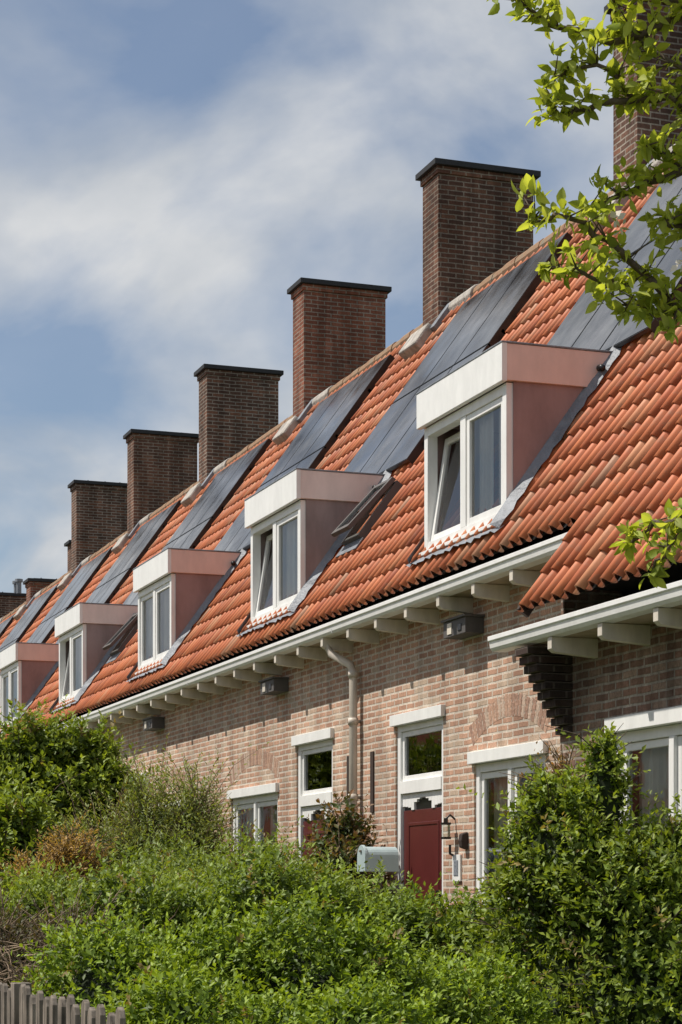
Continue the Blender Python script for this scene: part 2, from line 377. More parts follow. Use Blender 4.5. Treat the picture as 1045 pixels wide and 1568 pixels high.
def dormer(c,parent,kind,openw):
    y0,y1=c-.93,c+.93; xf=XP; ht=4.61; hf=4.32
    cheek=M['cheekA'] if kind=='A' else M['cheekB']; fas=M['fasA'] if kind=='A' else M['fasB']
    mb=MB()
    xt=XP+(hf-HP)/SL; xT=XP+(ht-HP)/SL
    for yy0,yy1 in ((y0-.014,y0+.04),(y1-.04,y1+.014)):
        mb.prism_y([(xf+.05,HP-.1+CZ),(xt+.1,hf+CZ),(xf+.05,hf+CZ)],yy0,yy1,0)
    mb.obj('dormer_cheeks',[cheek],parent)
    mb=MB()
    mb.hbox(xf-.06,xT+.12,y0-.035,y1+.035,ht-.03,ht+.012,2)
    mb.hbox(xf-.07,xf-.02,y0-.045,y1+.045,hf-.01,ht+.02,0)
    mb.hbox(xf-.02,xT+.10,y0-.04,y0+.02,hf,ht+.018,1)
    mb.hbox(xf-.02,xT+.10,y1-.02,y1+.04,hf,ht+.018,1)
    mb.hbox(xf-.075,xT+.10,y0-.048,y1+.048,ht+.02,ht+.036,3)
    mb.obj('dormer_fascia',[M['white'],fas,M['felt'],M['lead']],parent,bevel=.004)
    mb=MB(); xx=xT-.25
    mb.tube([(xx,y0-.03,ht-.12+CZ),(xx,y0-.09,ht-.125+CZ),(xx-.03,y0-.16,ht-.15+CZ)],.028,10)
    mb.obj('dormer_overflow_pipe',[M['black']],parent,smooth=True)
    mb=MB(); hb=HP+.06; x=xf-.01
    frame(mb,x,y0,y1,hb,hf-.011,.085,.10)
    cy=c+.02
    mb.hbox(x+.003,x+.098,cy-.06,cy+.06,hb+.085,hf-.10)
    sash(mb,x+.015,y0+.088,cy-.063,hb+.088,hf-.10,.06,.05)
    sash(mb,x+.025,cy+.063,y1-.088,hb+.088,hf-.10,.06,.05,tilt=(.15 if openw else 0))
    mb.hbox(x-.05,x+.02,y0-.02,y1+.02,hb-.035,hb-.001)
    g=random.uniform(.30,.5)
    curtain(mb,x+.13,y0+.02,y0+g,hb,hf-.03,2)
    curtain(mb,x+.13,y0+g+random.uniform(.06,.14),cy+.02,hb,hf-.03,2)
    if not openw: curtain(mb,x+.13,cy+random.uniform(.16,.3),y1-.02,hb,hf-.03,2)
    else: curtain(mb,x+.34,cy+.10,cy+.62,hb,hf-.05,2)
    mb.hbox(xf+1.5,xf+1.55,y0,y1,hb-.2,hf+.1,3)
    mb.obj('dormer_window',WM,parent,bevel=.004)
    mb=MB()
    n=26
    def wav(i): return .012*math.sin(i*2.1+c)+.01*math.sin(i*.8)
    for i in range(n):
        ya=y0-.12+(y1-y0+.24)*i/n; yb=y0-.12+(y1-y0+.24)*(i+1)/n
        mb.poly([RP(-.16+wav(i),ya,.09+.02*(i%2)),RP(-.16+wav(i+1),yb,.09+.02*((i+1)%2)),(x-.012,yb,hb-.03+CZ),(x-.012,ya,hb-.03+CZ)])
    for yy,sg in ((y0-.014,-1),(y1+.014,1)):
        m=22
        for i in range(m):
            sa=-.1+(sx(xT)+.22)*i/m; sb=-.1+(sx(xT)+.22)*(i+1)/m
            wa=.10+wav(i)*1.4; wb=.10+wav(i+1)*1.4
            q=[RP(sa,yy+sg*.001,.14),RP(sa,yy+sg*wa,.075+.01*(i%2)),RP(sb,yy+sg*wb,.075+.01*((i+1)%2)),RP(sb,yy+sg*.001,.14)]
            if sg>0: q=q[::-1]
            mb.poly(q)
    mb.obj('dormer_lead',[M['lead']],parent)

def skylight(yc,parent):
    mb=MB(); s0,s1=sx(7.58),sx(8.02); y0,y1=yc-.27,yc+.27
    for (a,b,c,d) in ((s0,s1,y0,y0+.05),(s0,s1,y1-.05,y1),(s0,s0+.05,y0+.05,y1-.05),(s1-.05,s1,y0+.05,y1-.05)):
        slopebox(mb,a,b,c,d,.02,.13,0)
    slopebox(mb,s0-.15,s0,y0-.05,y1+.05,.07,.085,2)
    P=lambda s,y,h:RP(s,y,.14+(s1-s)*.12+h)
    def sb(a,b,c,d,h0,h1,mi):
        mb.hexa([P(a,c,h0),P(b,c,h0),P(b,d,h0),P(a,d,h0),P(a,c,h1),P(b,c,h1),P(b,d,h1),P(a,d,h1)],mi)
    sb(s0,s1,y0,y0+.06,0,.05,0); sb(s0,s1,y1-.06,y1,0,.05,0); sb(s0,s0+.06,y0+.06,y1-.06,0,.05,0); sb(s1-.06,s1,y0+.06,y1-.06,0,.05,0)
    sb(s0+.06,s1-.06,y0+.06,y1-.06,.02,.03,1)
    mb.obj('roof_window',[M['box'],M['glass'],M['lead']],parent,bevel=.003)

def chimney(b,htop,mat,parent,x0=10.13,x1=11.48,th=.275,zb=6.0):
    mb=MB()
    mb.hbox(x0,x1,b-th,b+th,zb,htop-.17,0)
    mb.hbox(x0-.025,x1+.025,b-th-.025,b+th+.025,htop-.17,htop-.075,0)
    mb.hbox(x0-.075,x1+.075,b-th-.075,b+th+.075,htop-.075,htop,1)
    mb.hbox(x0+.1,x1-.1,b-th+.08,b+th-.08,htop,htop+.03,1)
    for px in (x0+.3,x0+.7,x0+1.05):
        if px<x1-.15: mb.hbox(px,px+.03,b-.1,b-.07,htop+.03,htop+.06,1)
    mb.obj('chimney',[mat,M['cap']],parent,bevel=.006)
    mb=MB(); s0=sx(x0)
    slopebox(mb,s0-.34,s0+.02,b-th-.03,b+th+.03,.03,.19,0)
    mb.obj('chimney_cement',[M['cement']],parent,bevel=.03)
    mb=MB()
    slopebox(mb,s0-.05,S_R,b-th-.16,b-th-.003,.05,.13,0)
    mb.hbox(x0-.004,x0+.3,b-th-.004,b+th+.004,HP+SL*(x0-XP)-.1,HP+SL*(x0-XP)+.16,0)
    mb.obj('chimney_flashing',[M['lead']],parent,bevel=.01)

def gutter(mb,xo,ht,y0,y1):
    z=ht+CZ
    prof=[(xo,z),(xo,z-.035),(xo+.012,z-.045),(xo+.02,z-.09),(xo+.04,z-.115),(xo+.15,z-.115),(xo+.15,z-.005),(xo+.135,z-.005),(xo+.13,z-.08),(xo+.04,z-.08),(xo+.022,z-.004)]
    mb.prism_y(prof,y0,y1,0)
    mb.box(xo+.014,xo+.148,y0+.001,y0+.012,z-.113,z-.006,0)

def bracket(mb,xa,xb,y,h,mi=0):
    w=.034; z=h+CZ
    mb.prism_y([(xa,z),(xa,z-.085),(xa+.03,z-.11),(xb,z-.14),(xb,z)],y-w,y+w,mi)

# ------------------------------------------------------------------ houses
BD=[14.15+5.5*j for j in range(-1,10)]
for k in range(10):
    ya,yb=BD[k],BD[k+1]; c=(ya+yb)/2
    H=empty('brick_house')
    near=(k==0)
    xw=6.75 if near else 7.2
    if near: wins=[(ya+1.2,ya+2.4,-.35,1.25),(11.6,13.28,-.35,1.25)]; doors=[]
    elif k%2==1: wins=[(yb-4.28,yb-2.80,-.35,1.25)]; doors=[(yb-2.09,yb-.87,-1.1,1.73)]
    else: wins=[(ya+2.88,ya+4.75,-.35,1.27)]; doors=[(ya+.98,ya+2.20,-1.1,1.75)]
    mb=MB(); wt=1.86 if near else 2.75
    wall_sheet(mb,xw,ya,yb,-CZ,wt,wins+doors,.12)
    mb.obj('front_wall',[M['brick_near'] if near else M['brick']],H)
    mb=MB()
    xe=6.42 if near else 6.93
    mb.box(13.4,13.5,ya,yb,0,CZ+3.3,0)
    mb.poly([RP(sx(xe)+.03,ya,-.02),RP(S_R,ya,-.02),RP(S_R,yb,-.02),RP(sx(xe)+.03,yb,-.02)],1)
    mb.poly([(XR,ya,CZ+HP+SL*(XR-XP)-.02),(XR+3.43,ya,CZ+2.8),(XR+3.43,yb,CZ+2.8),(XR,yb,CZ+HP+SL*(XR-XP)-.02)],1)
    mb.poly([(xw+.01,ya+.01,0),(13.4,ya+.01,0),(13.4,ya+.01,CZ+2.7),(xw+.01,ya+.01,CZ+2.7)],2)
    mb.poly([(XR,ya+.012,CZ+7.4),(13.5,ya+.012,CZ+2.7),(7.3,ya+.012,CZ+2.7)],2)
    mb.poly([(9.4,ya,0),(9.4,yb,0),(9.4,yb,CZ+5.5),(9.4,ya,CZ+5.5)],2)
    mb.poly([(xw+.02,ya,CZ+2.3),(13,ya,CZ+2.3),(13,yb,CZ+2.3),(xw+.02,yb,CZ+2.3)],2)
    mb.obj('house_body',[M['brick'],M['felt'],M['room']],H)
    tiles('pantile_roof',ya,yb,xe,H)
    mb=MB(); y=ya; i=0; zr=CZ+HP+SL*(XR-XP)
    while y<yb-.05:
        y2=min(y+.34,yb); r=.11+.008*(i%2)+random.uniform(-.004,.004)
        pts=[(XR+r*1.05*math.cos(a),zr-.015+r*math.sin(a)) for a in [math.radians(v) for v in (-35,0,30,60,90,120,150,180,215)]]
        mb.prism_y(pts,y,y2+.01,0); y=y2; i+=1
    mb.obj('ridge_tiles',[M['ridge'],M['cement']],H)
    mb=MB()
    r=.135; pts=[(XR+r*1.1*math.cos(a),zr-.02+r*math.sin(a)) for a in [math.radians(v) for v in (-35,0,30,60,90,120,150,180,215)]]
    mb.prism_y(pts,yb-1.15,yb-.28,0); mb.obj('ridge_flashing',[M['cement']],H,bevel=.012)
    for w in wins:
        facade_window('window',xw,*w,H,n=2)
        if not near:
            mb=MB(); arch(mb,xw,(w[0]+w[1])/2,(w[1]-w[0])/2+.02,w[3]+.06,.20); mb.obj('relieving_arch',AB,H,bevel=.003)
    for d in doors: door_unit('front_door',xw,*d,H)
    mb=MB()
    if near:
        gutter(mb,6.33,1.97,ya,14.55)
        mb.hbox(6.47,6.80,ya,14.15,1.855,1.875,1)
        for i in range(14):
            yy=13.55-.8*i
            if yy>ya: bracket(mb,6.38,6.78,yy,1.852,2)
        mb.obj('gutter',[M['white'],M['soffit'],M['cream']],H,bevel=.003)
        mb=MB()
        for i in range(10):
            xx=6.38+i*.037
            mb.hbox(xx,6.76,13.93+.004*(i%2),14.16,1.84-.064*(i+1),1.84-.064*i-.006,0)
        mb.hbox(6.76,7.25,14.10,14.16,-CZ,2.4,1)
        mb.obj('brick_corbel',[M['brick_dark'],M['brick_near']],H,bevel=.004)
        mb=MB(); slopebox(mb,sx(6.42),sx(6.95),14.12,14.16,-.07,.03,0); mb.obj('verge_board',[M['iron']],H)
    else:
        y0=13.95 if k==1 else ya
        gutter(mb,6.83,2.74,y0,yb)
        mb.hbox(6.975,7.21,y0,yb,2.625,2.645,1)
        n=7
        for i in range(n):
            yy=ya+(i+.5)*5.5/n
            bracket(mb,6.875,7.22,yy,2.622,2)
        if k==1: mb.hbox(6.85,7.0,13.97,14.02,2.44,2.62,2)
        mb.obj('gutter',[M['white'],M['soffit'],M['cream']],H,bevel=.003)
        mb=MB(); mb.hbox(7.02,7.198,c-.28,c+.22,2.28,2.42,0); mb.hbox(7.0,7.2,c-.30,c+.24,2.42,2.44,0); mb.hbox(7.012,7.02,c-.2,c-.12,2.31,2.37,2); mb.hbox(7.012,7.02,c+.02,c+.12,2.3,2.4,1)
        mb.obj('nest_box',[M['box'],M['cream'],M['black']],H,bevel=.004)
    dormer(c,H,'A' if k%2==1 else 'B',k in (1,2,4))
    if k in (2,4,6): skylight(c-.93-.60,H)
    mb=MB()
    for r in range(2):
        for q in range(3):
            s0=1.86+r*1.64; y0=c-1.60+q*.985
            slopebox(mb,s0,s0+1.62,y0,y0+.97,.10,.135,1)
            slopebox(mb,s0+.012,s0+1.608,y0+.012,y0+.958,.136,.139,0)
    for r in range(4): slopebox(mb,2.1+r*.8,2.14+r*.8,c-1.6,c+1.33,.04,.10,1)
    slopebox(mb,1.86,5.12,c-1.6,c-1.585,.03,.10,1)
    mb.obj('solar_panels',[M['pv'],M['black']],H)
    ht=9.51
    if k>=7: ht={7:8.05,8:8.45,9:8.9}[k]
    mat=[CH[0],CH[0],CH[1],CH[2],CH[0],CH[1],CH[0],CH[2],CH[0],CH[1]][k]
    chimney(yb,ht,mat,H)
    if k in (1,3,5):
        mb=MB(); b=yb+.12
        mb.tube([(6.93,b+.28,2.63+CZ),(6.93,b+.28,2.55+CZ),(6.96,b+.22,2.46+CZ),(7.10,b+.02,2.33+CZ),(7.12,b,2.24+CZ),(7.12,b,-1.2+CZ)],.042,14,0)
        for hh in (2.2,1.72,.95,.1): mb.tube([(7.12,b,hh+CZ),(7.12,b,hh+.07+CZ)],.052,14,0)
        for hh in (1.74,.97): mb.hbox(7.11,7.2,b-.015,b+.015,hh,hh+.03,0)
        mb.obj('drainpipe',[M['pipe']],H,smooth=True)
        mb=MB()
        for dy in (-.34,.36):
            mb.hbox(7.185,7.2,yb+.1+dy-.045,yb+.1+dy+.045,.82,1.43,0)
        mb.obj('wall_anchor',[M['iron']],H,bevel=.004)
Hb=empty('brick_house')
mb=MB(); mb.box(15,21,50,66,0,6.5,0); mb.prism_y([(14.6,6.4),(21.4,6.4),(18,9.6)],49.7,66.3,1); mb.obj('rear_house_body',[M['brick'],M['ridge']],Hb)
mb=MB(); mb.hbox(12.3,12.85,57.6,58.1,4,9.9,0); mb.hbox(12.22,12.93,57.5,58.2,9.9,9.98,1); mb.obj('rear_chimney',[CH[1],M['cap']],Hb)
mb=MB()
for yy in (57.5,57.9): mb.tube([(10.8,yy,8.4+CZ),(10.8,yy,8.75+CZ)],.07,10); mb.tube([(10.8,yy,8.72+CZ),(10.8,yy,8.8+CZ)],.11,10)
mb.obj('chimney_pots',[M['lead']],Hb)
Ho=empty('brick_house')
mb=MB(); mb.box(-24,-17,0,150,0,4,0); mb.prism_y([(-24.4,3.9),(-16.6,3.9),(-20.5,8.9)],-.3,150.3,1)
for q in range(26): mb.box(-21.3,-20,3+q*5.7,3.55+q*5.7,7,10.6,2)
for q in range(26):
    mb.box(-17.02,-16.97,5+q*5.7,6.5+q*5.7,1,2.5,3); mb.box(-18.2,-16.9,5.2+q*5.7,6.9+q*5.7,4.4,5.8,3)
mb.obj('facing_row',[M['brick'],paint('clay_roof',(.5,.15,.06),.8,.3,20),CH[1],M['white']],Ho)

# ------------------------------------------------------------------ small things near the door
mb=MB()
prof=[(y,z) for y,z in [(-.10,0),(.10,0),(.10,.13)]+[(.10*math.cos(a),.13+.10*math.sin(a)) for a in [math.radians(v) for v in range(15,180,15)]]+[(-.10,.13)]]
x0,x1=6.52,6.84; yc,zc=17.85,1.46
n=len(prof)
for (xa,xb,sc) in ((x0,x1,1),(x0-.015,x0+.012,1.07)):
    base=len(mb.v)
    mb.v+=[(xa,yc+y*sc,zc+z*sc) for y,z in prof]+[(xb,yc+y*sc,zc+z*sc) for y,z in prof]
    mb.f.append(tuple(base+i for i in range(n))); mb.m.append(0); mb.f.append(tuple(base+n+i for i in reversed(range(n)))); mb.m.append(0)
    for i in range(n):
        j=(i+1)%n; mb.f.append((base+i,base+n+i,base+n+j,base+j)); mb.m.append(0)
mb.box(6.63,6.70,yc-.035,yc+.035,0,zc,1); mb.box(6.49,6.505,yc-.02,yc+.02,zc+.18,zc+.2,1)
mb.obj('mailbox',[M['mail'],M['wood']],None,bevel=.004)
mb=MB(); yl=17.28
mb.tube([(7.2,yl,1.93),(7.15,yl,1.97),(7.11,yl,1.93)],.010,8,0)
a0,a1=7.08,7.14
mb.hbox(a0,a1,yl-.03,yl+.03,.52,.63,1); mb.hbox(a0-.006,a1+.006,yl-.036,yl+.036,.63,.65,0); mb.hbox(a0-.006,a1+.006,yl-.036,yl+.036,.50,.52,0)
mb.hbox(7.095,7.125,yl-.015,yl+.015,.65,.69,0)
mb.tube([(7.19,yl,1.6),(7.15,yl,1.62),(7.15,yl,1.70)],.012,6,0)
mb.obj('wall_lantern',[M['black'],M['glass']],None)
mb=MB(); mb.hbox(7.18,7.198,17.12,17.30,.12,.36,0); mb.hbox(7.175,7.18,17.16,17.26,.17,.31,1); mb.obj('house_number_plaque',[M['white'],M['lead']],None,bevel=.006)
mb=MB(); mb.prism_y([(7.198,CZ+.40),(7.14,CZ+.42),(7.13,CZ+.48),(7.14,CZ+.54),(7.198,CZ+.56)],16.97,17.05,0); mb.obj('wall_fixture',[M['iron']],None,bevel=.01)  # small brown shape fixed to the wall beside the door

# picket fence
mb=MB(); y=6.35; i=0
while y<10.2:
    x=1.5+random.uniform(-.006,.006); h=.89+random.uniform(-.016,.016); w=.034
    if not (8.0<y<8.14):
        pr=[(y-w,.05),(y+w,.05),(y+w,h-.035),(y+w*.6,h-.01),(y,h),(y-w*.6,h-.01),(y-w,h-.035)]
        b=len(mb.v); n=len(pr)
        mb.v+=[(x,a,z) for a,z in pr]+[(x+.02,a,z) for a,z in pr]
        mb.f.append(tuple(b+i for i in reversed(range(n)))); mb.m.append(0); mb.f.append(tuple(b+n+i for i in range(n))); mb.m.append(0)
        for q in range(n):
            j=(q+1)%n; mb.f.append((b+q,b+j,b+n+j,b+n+q)); mb.m.append(0)
    y+=.125; i+=1
for z in (.25,.68): mb.box(1.525,1.565,6.3,10.2,z,z+.07,0)
for y in (8.07,10.2): mb.box(1.49,1.56,y-.035,y+.035,0,.905,0)
mb.obj('picket_fence',[M['wood']],None,bevel=.003)

# ------------------------------------------------------------------ foliage
def nrmz(a): return a/np.maximum(np.linalg.norm(a,axis=-1,keepdims=True),1e-9)
def leaf_mesh(name,pos,dr,nr,L,wr,col,mat,fancy=False,parent=None):
    n=len(pos); dr=nrmz(dr); nr=nrmz(nr-(nr*dr).sum(-1,keepdims=True)*dr); sd=np.cross(dr,nr)
    L=L[:,None]
    if not fancy:
        W=L*wr*.5
        V=np.stack([pos, pos+dr*L*.45+sd*W+nr*W*.35, pos+dr*L-nr*L*.08, pos+dr*L*.45-sd*W+nr*W*.35],1)
        idx=np.arange(n*4).reshape(n,4)
        F=np.concatenate([idx[:,[0,2,1]],idx[:,[0,3,2]]])
        C=np.repeat(col[:,None,:],4,1)
        return np_mesh(name,V.reshape(-1,3),F,[mat],C.reshape(-1,3),parent=parent)
    ts=[0,.22,.5,.78,1]; ws=[.06,.75,1,.62,.02]
    rows=[]
    for t,w in zip(ts,ws):
        mid=pos+dr*L*t-nr*L*(.18*t*t); W=L*wr*.5*w
        rows+= [mid+sd*W+nr*W*.4, mid, mid-sd*W+nr*W*.4]
    V=np.stack(rows,1); idx=np.arange(n*15).reshape(n,5,3)
    F=np.stack([idx[:,:-1,:-1],idx[:,:-1,1:],idx[:,1:,1:],idx[:,1:,:-1]],-1).reshape(-1,4)
    C=np.repeat(col[:,None,:],15,1).copy()
    C[:,1::3]*=1.15
    return np_mesh(name,V.reshape(-1,3),F,[mat],C.reshape(-1,3),smooth=True,parent=parent)

def lump(P):
    return .10*np.sin(P[:,0]*6.1+P[:,2]*3)+.09*np.sin(P[:,1]*5.3+1.7+P[:,0]*2)+.08*np.sin(P[:,2]*7.7+P[:,1]*3.1)
def surf(blobs,n,jit=.08):
    B=np.array(blobs,float); ar=(B[:,3]*B[:,4]+B[:,4]*B[:,5]+B[:,3]*B[:,5]); pr=ar/ar.sum()
    out=[];od=[]
    tot=0
    while tot<n:
        k=rng.choice(len(B),n,p=pr); d=nrmz(rng.normal(size=(n,3))); c=B[k,:3]; r=B[k,3:6]
        p=c+d*r; p=c+d*r*(1+lump(p)[:,None]+rng.normal(0,jit,(n,1)))
        ok=(d[:,2]>-.35)&(p[:,2]>.03)
        for j in range(len(B)):
            q=(((p-B[j,:3])/(B[j,3:6]*.86))**2).sum(1); ok&=~((q<1)&(k!=j))
        nn=nrmz(d/r)
        out.append(p[ok]); od.append(nn[ok]); tot+=ok.sum()
    return np.concatenate(out)[:n],np.concatenate(od)[:n]

BR_=1.12
def bush(name,blobs,nshoot,k,SL_,leaf,ca,cb,up=.6,wr=.5,tip=None,core=.8,jit=.08,twigs=0,spread=.45,mat='leaf',twigmat='bark',fill=.4,dead=.03):
    E=empty(name)
    p,o=surf(blobs,nshoot,jit)
    d=nrmz(o*.8+np.array([0,0,up])+rng.normal(0,spread,p.shape))
    Ls=SL_*(.4+rng.random(nshoot)*.9); Ls*=np.where(rng.random(nshoot)<.06,1.9,1)
    clump=.5+.5*np.sin(p[:,0]*4.3+1.1*p[:,1]*2.3)*np.sin(p[:,2]*5+p[:,1]*3.7)
    mixv=np.clip(.5*clump+.5*rng.random(nshoot),0,1)
    hue=np.array([1.12,1.0,.9])
    ca=np.array(ca)*hue; cb=np.array(cb)*BR_*hue; tip=np.array(tip)*BR_*hue if tip is not None else cb*1.25
    t=(np.arange(k)+.5)/k
    T=np.broadcast_to(t,(nshoot,k))
    droop=np.zeros((nshoot,k,3)); droop[...,2]=-.25*(T**2)*Ls[:,None]
    pos=p[:,None,:]+d[:,None,:]*(T*Ls[:,None])[...,None]+droop-o[:,None,:]*.06
    rnd=rng.normal(size=(nshoot,k,3)); side=nrmz(np.cross(d[:,None,:],rnd))
    ld=nrmz(side+d[:,None,:]*(.35+.9*T[...,None])+np.array([0,0,-.05]))
    nr=nrmz(np.array([-.35,.05,.75])+o[:,None,:]*.35+rng.normal(0,.45,(nshoot,k,3)))
    L=leaf*(.65+.6*rng.random((nshoot,k)))*(1.05-.35*T)
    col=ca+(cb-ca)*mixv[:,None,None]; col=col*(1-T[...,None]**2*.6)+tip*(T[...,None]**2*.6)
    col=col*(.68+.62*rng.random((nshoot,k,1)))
    dd=(rng.random(nshoot)<dead)[:,None,None]
    col=np.where(dd,np.array([.26,.20,.07])*(.6+.6*rng.random((nshoot,k,1))),col)
    P=pos.reshape(-1,3); D=ld.reshape(-1,3); NR=nr.reshape(-1,3); LL=L.ravel(); CC=col.reshape(-1,3)
    nf=int(nshoot*k*fill)
    if nf:
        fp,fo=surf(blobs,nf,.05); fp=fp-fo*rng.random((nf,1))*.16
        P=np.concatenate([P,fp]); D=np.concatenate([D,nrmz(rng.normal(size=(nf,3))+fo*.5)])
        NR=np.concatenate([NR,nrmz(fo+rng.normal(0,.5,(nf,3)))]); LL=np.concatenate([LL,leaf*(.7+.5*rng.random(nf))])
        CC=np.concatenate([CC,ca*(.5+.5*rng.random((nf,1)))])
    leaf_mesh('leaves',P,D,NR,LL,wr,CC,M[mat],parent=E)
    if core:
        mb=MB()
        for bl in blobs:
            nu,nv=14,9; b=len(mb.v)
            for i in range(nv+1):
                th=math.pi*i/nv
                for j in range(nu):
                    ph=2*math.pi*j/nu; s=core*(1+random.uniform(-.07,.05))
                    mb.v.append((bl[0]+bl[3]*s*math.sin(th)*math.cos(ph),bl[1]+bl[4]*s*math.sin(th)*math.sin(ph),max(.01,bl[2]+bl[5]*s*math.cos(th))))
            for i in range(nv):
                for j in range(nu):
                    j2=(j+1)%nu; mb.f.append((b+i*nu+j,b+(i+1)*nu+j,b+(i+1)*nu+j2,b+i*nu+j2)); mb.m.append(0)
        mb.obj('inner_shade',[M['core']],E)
    if twigs:
        mb=MB()
        for i in range(min(twigs,nshoot)):
            a=Vector(p[i])-Vector(o[i])*.15; c_=Vector(p[i]+d[i]*Ls[i]); m_=(a+c_)/2+Vector(rng.normal(0,.01,3))
            e_=c_-Vector((0,0,.25*Ls[i])); mb.tube([a,m_,e_],[.005,.0035,.0015],4)
        mb.obj('twigs',[M[twigmat]],E)
    return E

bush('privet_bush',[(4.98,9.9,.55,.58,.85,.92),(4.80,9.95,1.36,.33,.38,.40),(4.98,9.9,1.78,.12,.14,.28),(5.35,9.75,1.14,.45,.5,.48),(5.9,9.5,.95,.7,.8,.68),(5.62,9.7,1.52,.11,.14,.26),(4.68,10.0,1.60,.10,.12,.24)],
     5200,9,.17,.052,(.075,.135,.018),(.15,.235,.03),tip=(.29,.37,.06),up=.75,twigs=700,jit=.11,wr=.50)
hb=[(2.0,7.3,.45,.36,.45,.5),(2.3,7.15,.42,.33,.45,.48),(2.6,7.2,.42,.33,.45,.47)]
hb+=[(2.1,8.8,.5,.38,.5,.6),(2.45,8.7,.5,.38,.5,.62),(2.8,8.55,.52,.38,.5,.6),(3.1,8.45,.45,.38,.5,.56),(3.45,8.6,.4,.38,.5,.52),(3.75,8.8,.4,.38,.5,.5)]
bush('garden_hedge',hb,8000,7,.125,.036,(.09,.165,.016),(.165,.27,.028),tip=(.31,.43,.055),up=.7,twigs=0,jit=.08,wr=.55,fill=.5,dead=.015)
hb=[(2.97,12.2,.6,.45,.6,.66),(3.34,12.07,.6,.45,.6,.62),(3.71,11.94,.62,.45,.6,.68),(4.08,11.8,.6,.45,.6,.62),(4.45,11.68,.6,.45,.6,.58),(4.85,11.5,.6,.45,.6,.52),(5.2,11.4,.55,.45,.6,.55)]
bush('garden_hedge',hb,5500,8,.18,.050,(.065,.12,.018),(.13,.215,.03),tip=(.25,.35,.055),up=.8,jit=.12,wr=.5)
hb=[(4.29,16.5,.7,.5,.8,.72),(4.8,16.3,.7,.5,.8,.76),(5.3,16.15,.7,.5,.8,.70),(5.8,15.97,.55,.5,.8,.62),(6.36,15.8,.35,.45,.8,.5),(5.64,18.15,.85,.45,.7,.76),(5.0,18.6,.8,.5,.7,.8)]
bush('garden_shrub',hb,4500,9,.26,.065,(.075,.13,.025),(.155,.24,.05),tip=(.25,.34,.08),up=1.0,jit=.13,wr=.38)
bush('willow_shrub',[(5.42,21.4,1.25,.40,.5,.85),(5.85,21.2,1.35,.32,.5,.90),(5.0,21.7,1.1,.4,.5,.75)],1300,14,.55,.075,(.10,.15,.04),(.18,.25,.075),tip=(.27,.32,.11),up=1.6,jit=.16,wr=.28,twigs=600,twigmat='twig',core=.7)
bush('dogwood_shrub',[(4.9,25.8,1.8,.75,.8,1.30),(5.5,25.6,2.0,.6,.7,1.22),(5.85,25.3,1.7,.42,.6,1.0),(4.3,26,1.6,.8,.8,1.3),(4.0,22.5,1.2,.6,.8,1.0)],
     4500,9,.32,.105,(.07,.13,.018),(.155,.24,.035),tip=(.29,.38,.06),up=.9,jit=.12,wr=.5,twigs=400)
bush('rusty_shrub',[(4.35,20.5,1.35,.3,.35,.42),(4.0,20.6,1.2,.25,.3,.35)],700,9,.25,.055,(.22,.17,.05),(.36,.25,.10),tip=(.42,.31,.15),up=1,jit=.14,wr=.35,twigs=400,core=.6)
bush('garden_shrub',[(2.7,15,.55,.5,.6,.72),(3.1,14.8,.6,.5,.6,.75),(3.56,14.6,.6,.5,.6,.7),(3.95,14.6,.6,.5,.6,.66)],3800,8,.24,.06,(.085,.15,.022),(.175,.265,.045),tip=(.28,.37,.075),up=.9,jit=.13,wr=.42,twigs=300)
bush('twiggy_shrub',[(2.0,12,.55,.5,.5,.55),(2.5,11.8,.55,.4,.5,.5),(2.1,9.9,.35,.3,.5,.45)],1500,7,.22,.045,(.05,.05,.03),(.08,.10,.035),tip=(.10,.08,.05),up=.9,jit=.14,wr=.5,twigs=1300,twigmat='twig',core=.8,fill=.2)
bush('climbing_rose',[(6.75,19.0,1.2,.28,.32,.75),(6.55,18.5,1.0,.25,.3,.6),(6.9,19.5,1.0,.25,.35,.8)],1100,7,.24,.075,(.035,.065,.02),(.08,.13,.035),tip=(.24,.08,.05),up=.8,jit=.18,wr=.6,twigs=400,twigmat='twig')
bush('photinia_shrub',[(5.0,10.45,1.5,.16,.2,.45)],260,7,.25,.042,(.12,.14,.04),(.2,.15,.06),tip=(.30,.13,.08),up=1.2,jit=.16,wr=.4,twigs=200,core=0,twigmat='twig',fill=0)

mb=MB()
for i in range(260):
    x=random.uniform(1.75,2.75); y=random.uniform(9.6,12.2); z=random.uniform(.55,1.0)
    p0=Vector((x,y,z)); d=Vector((random.uniform(-1,1),random.uniform(-1,.6),random.uniform(.0,1.1))).normalized()
    pts=[p0]
    for s in range(4):
        d=(d+Vector((random.uniform(-.5,.5),random.uniform(-.5,.5),random.uniform(-.4,.2)))).normalized(); pts.append(pts[-1]+d*.075)
    mb.tube(pts,[.005,.004,.003,.0025,.001],4)
mb.obj('bare_twigs',[M['twig']],None)

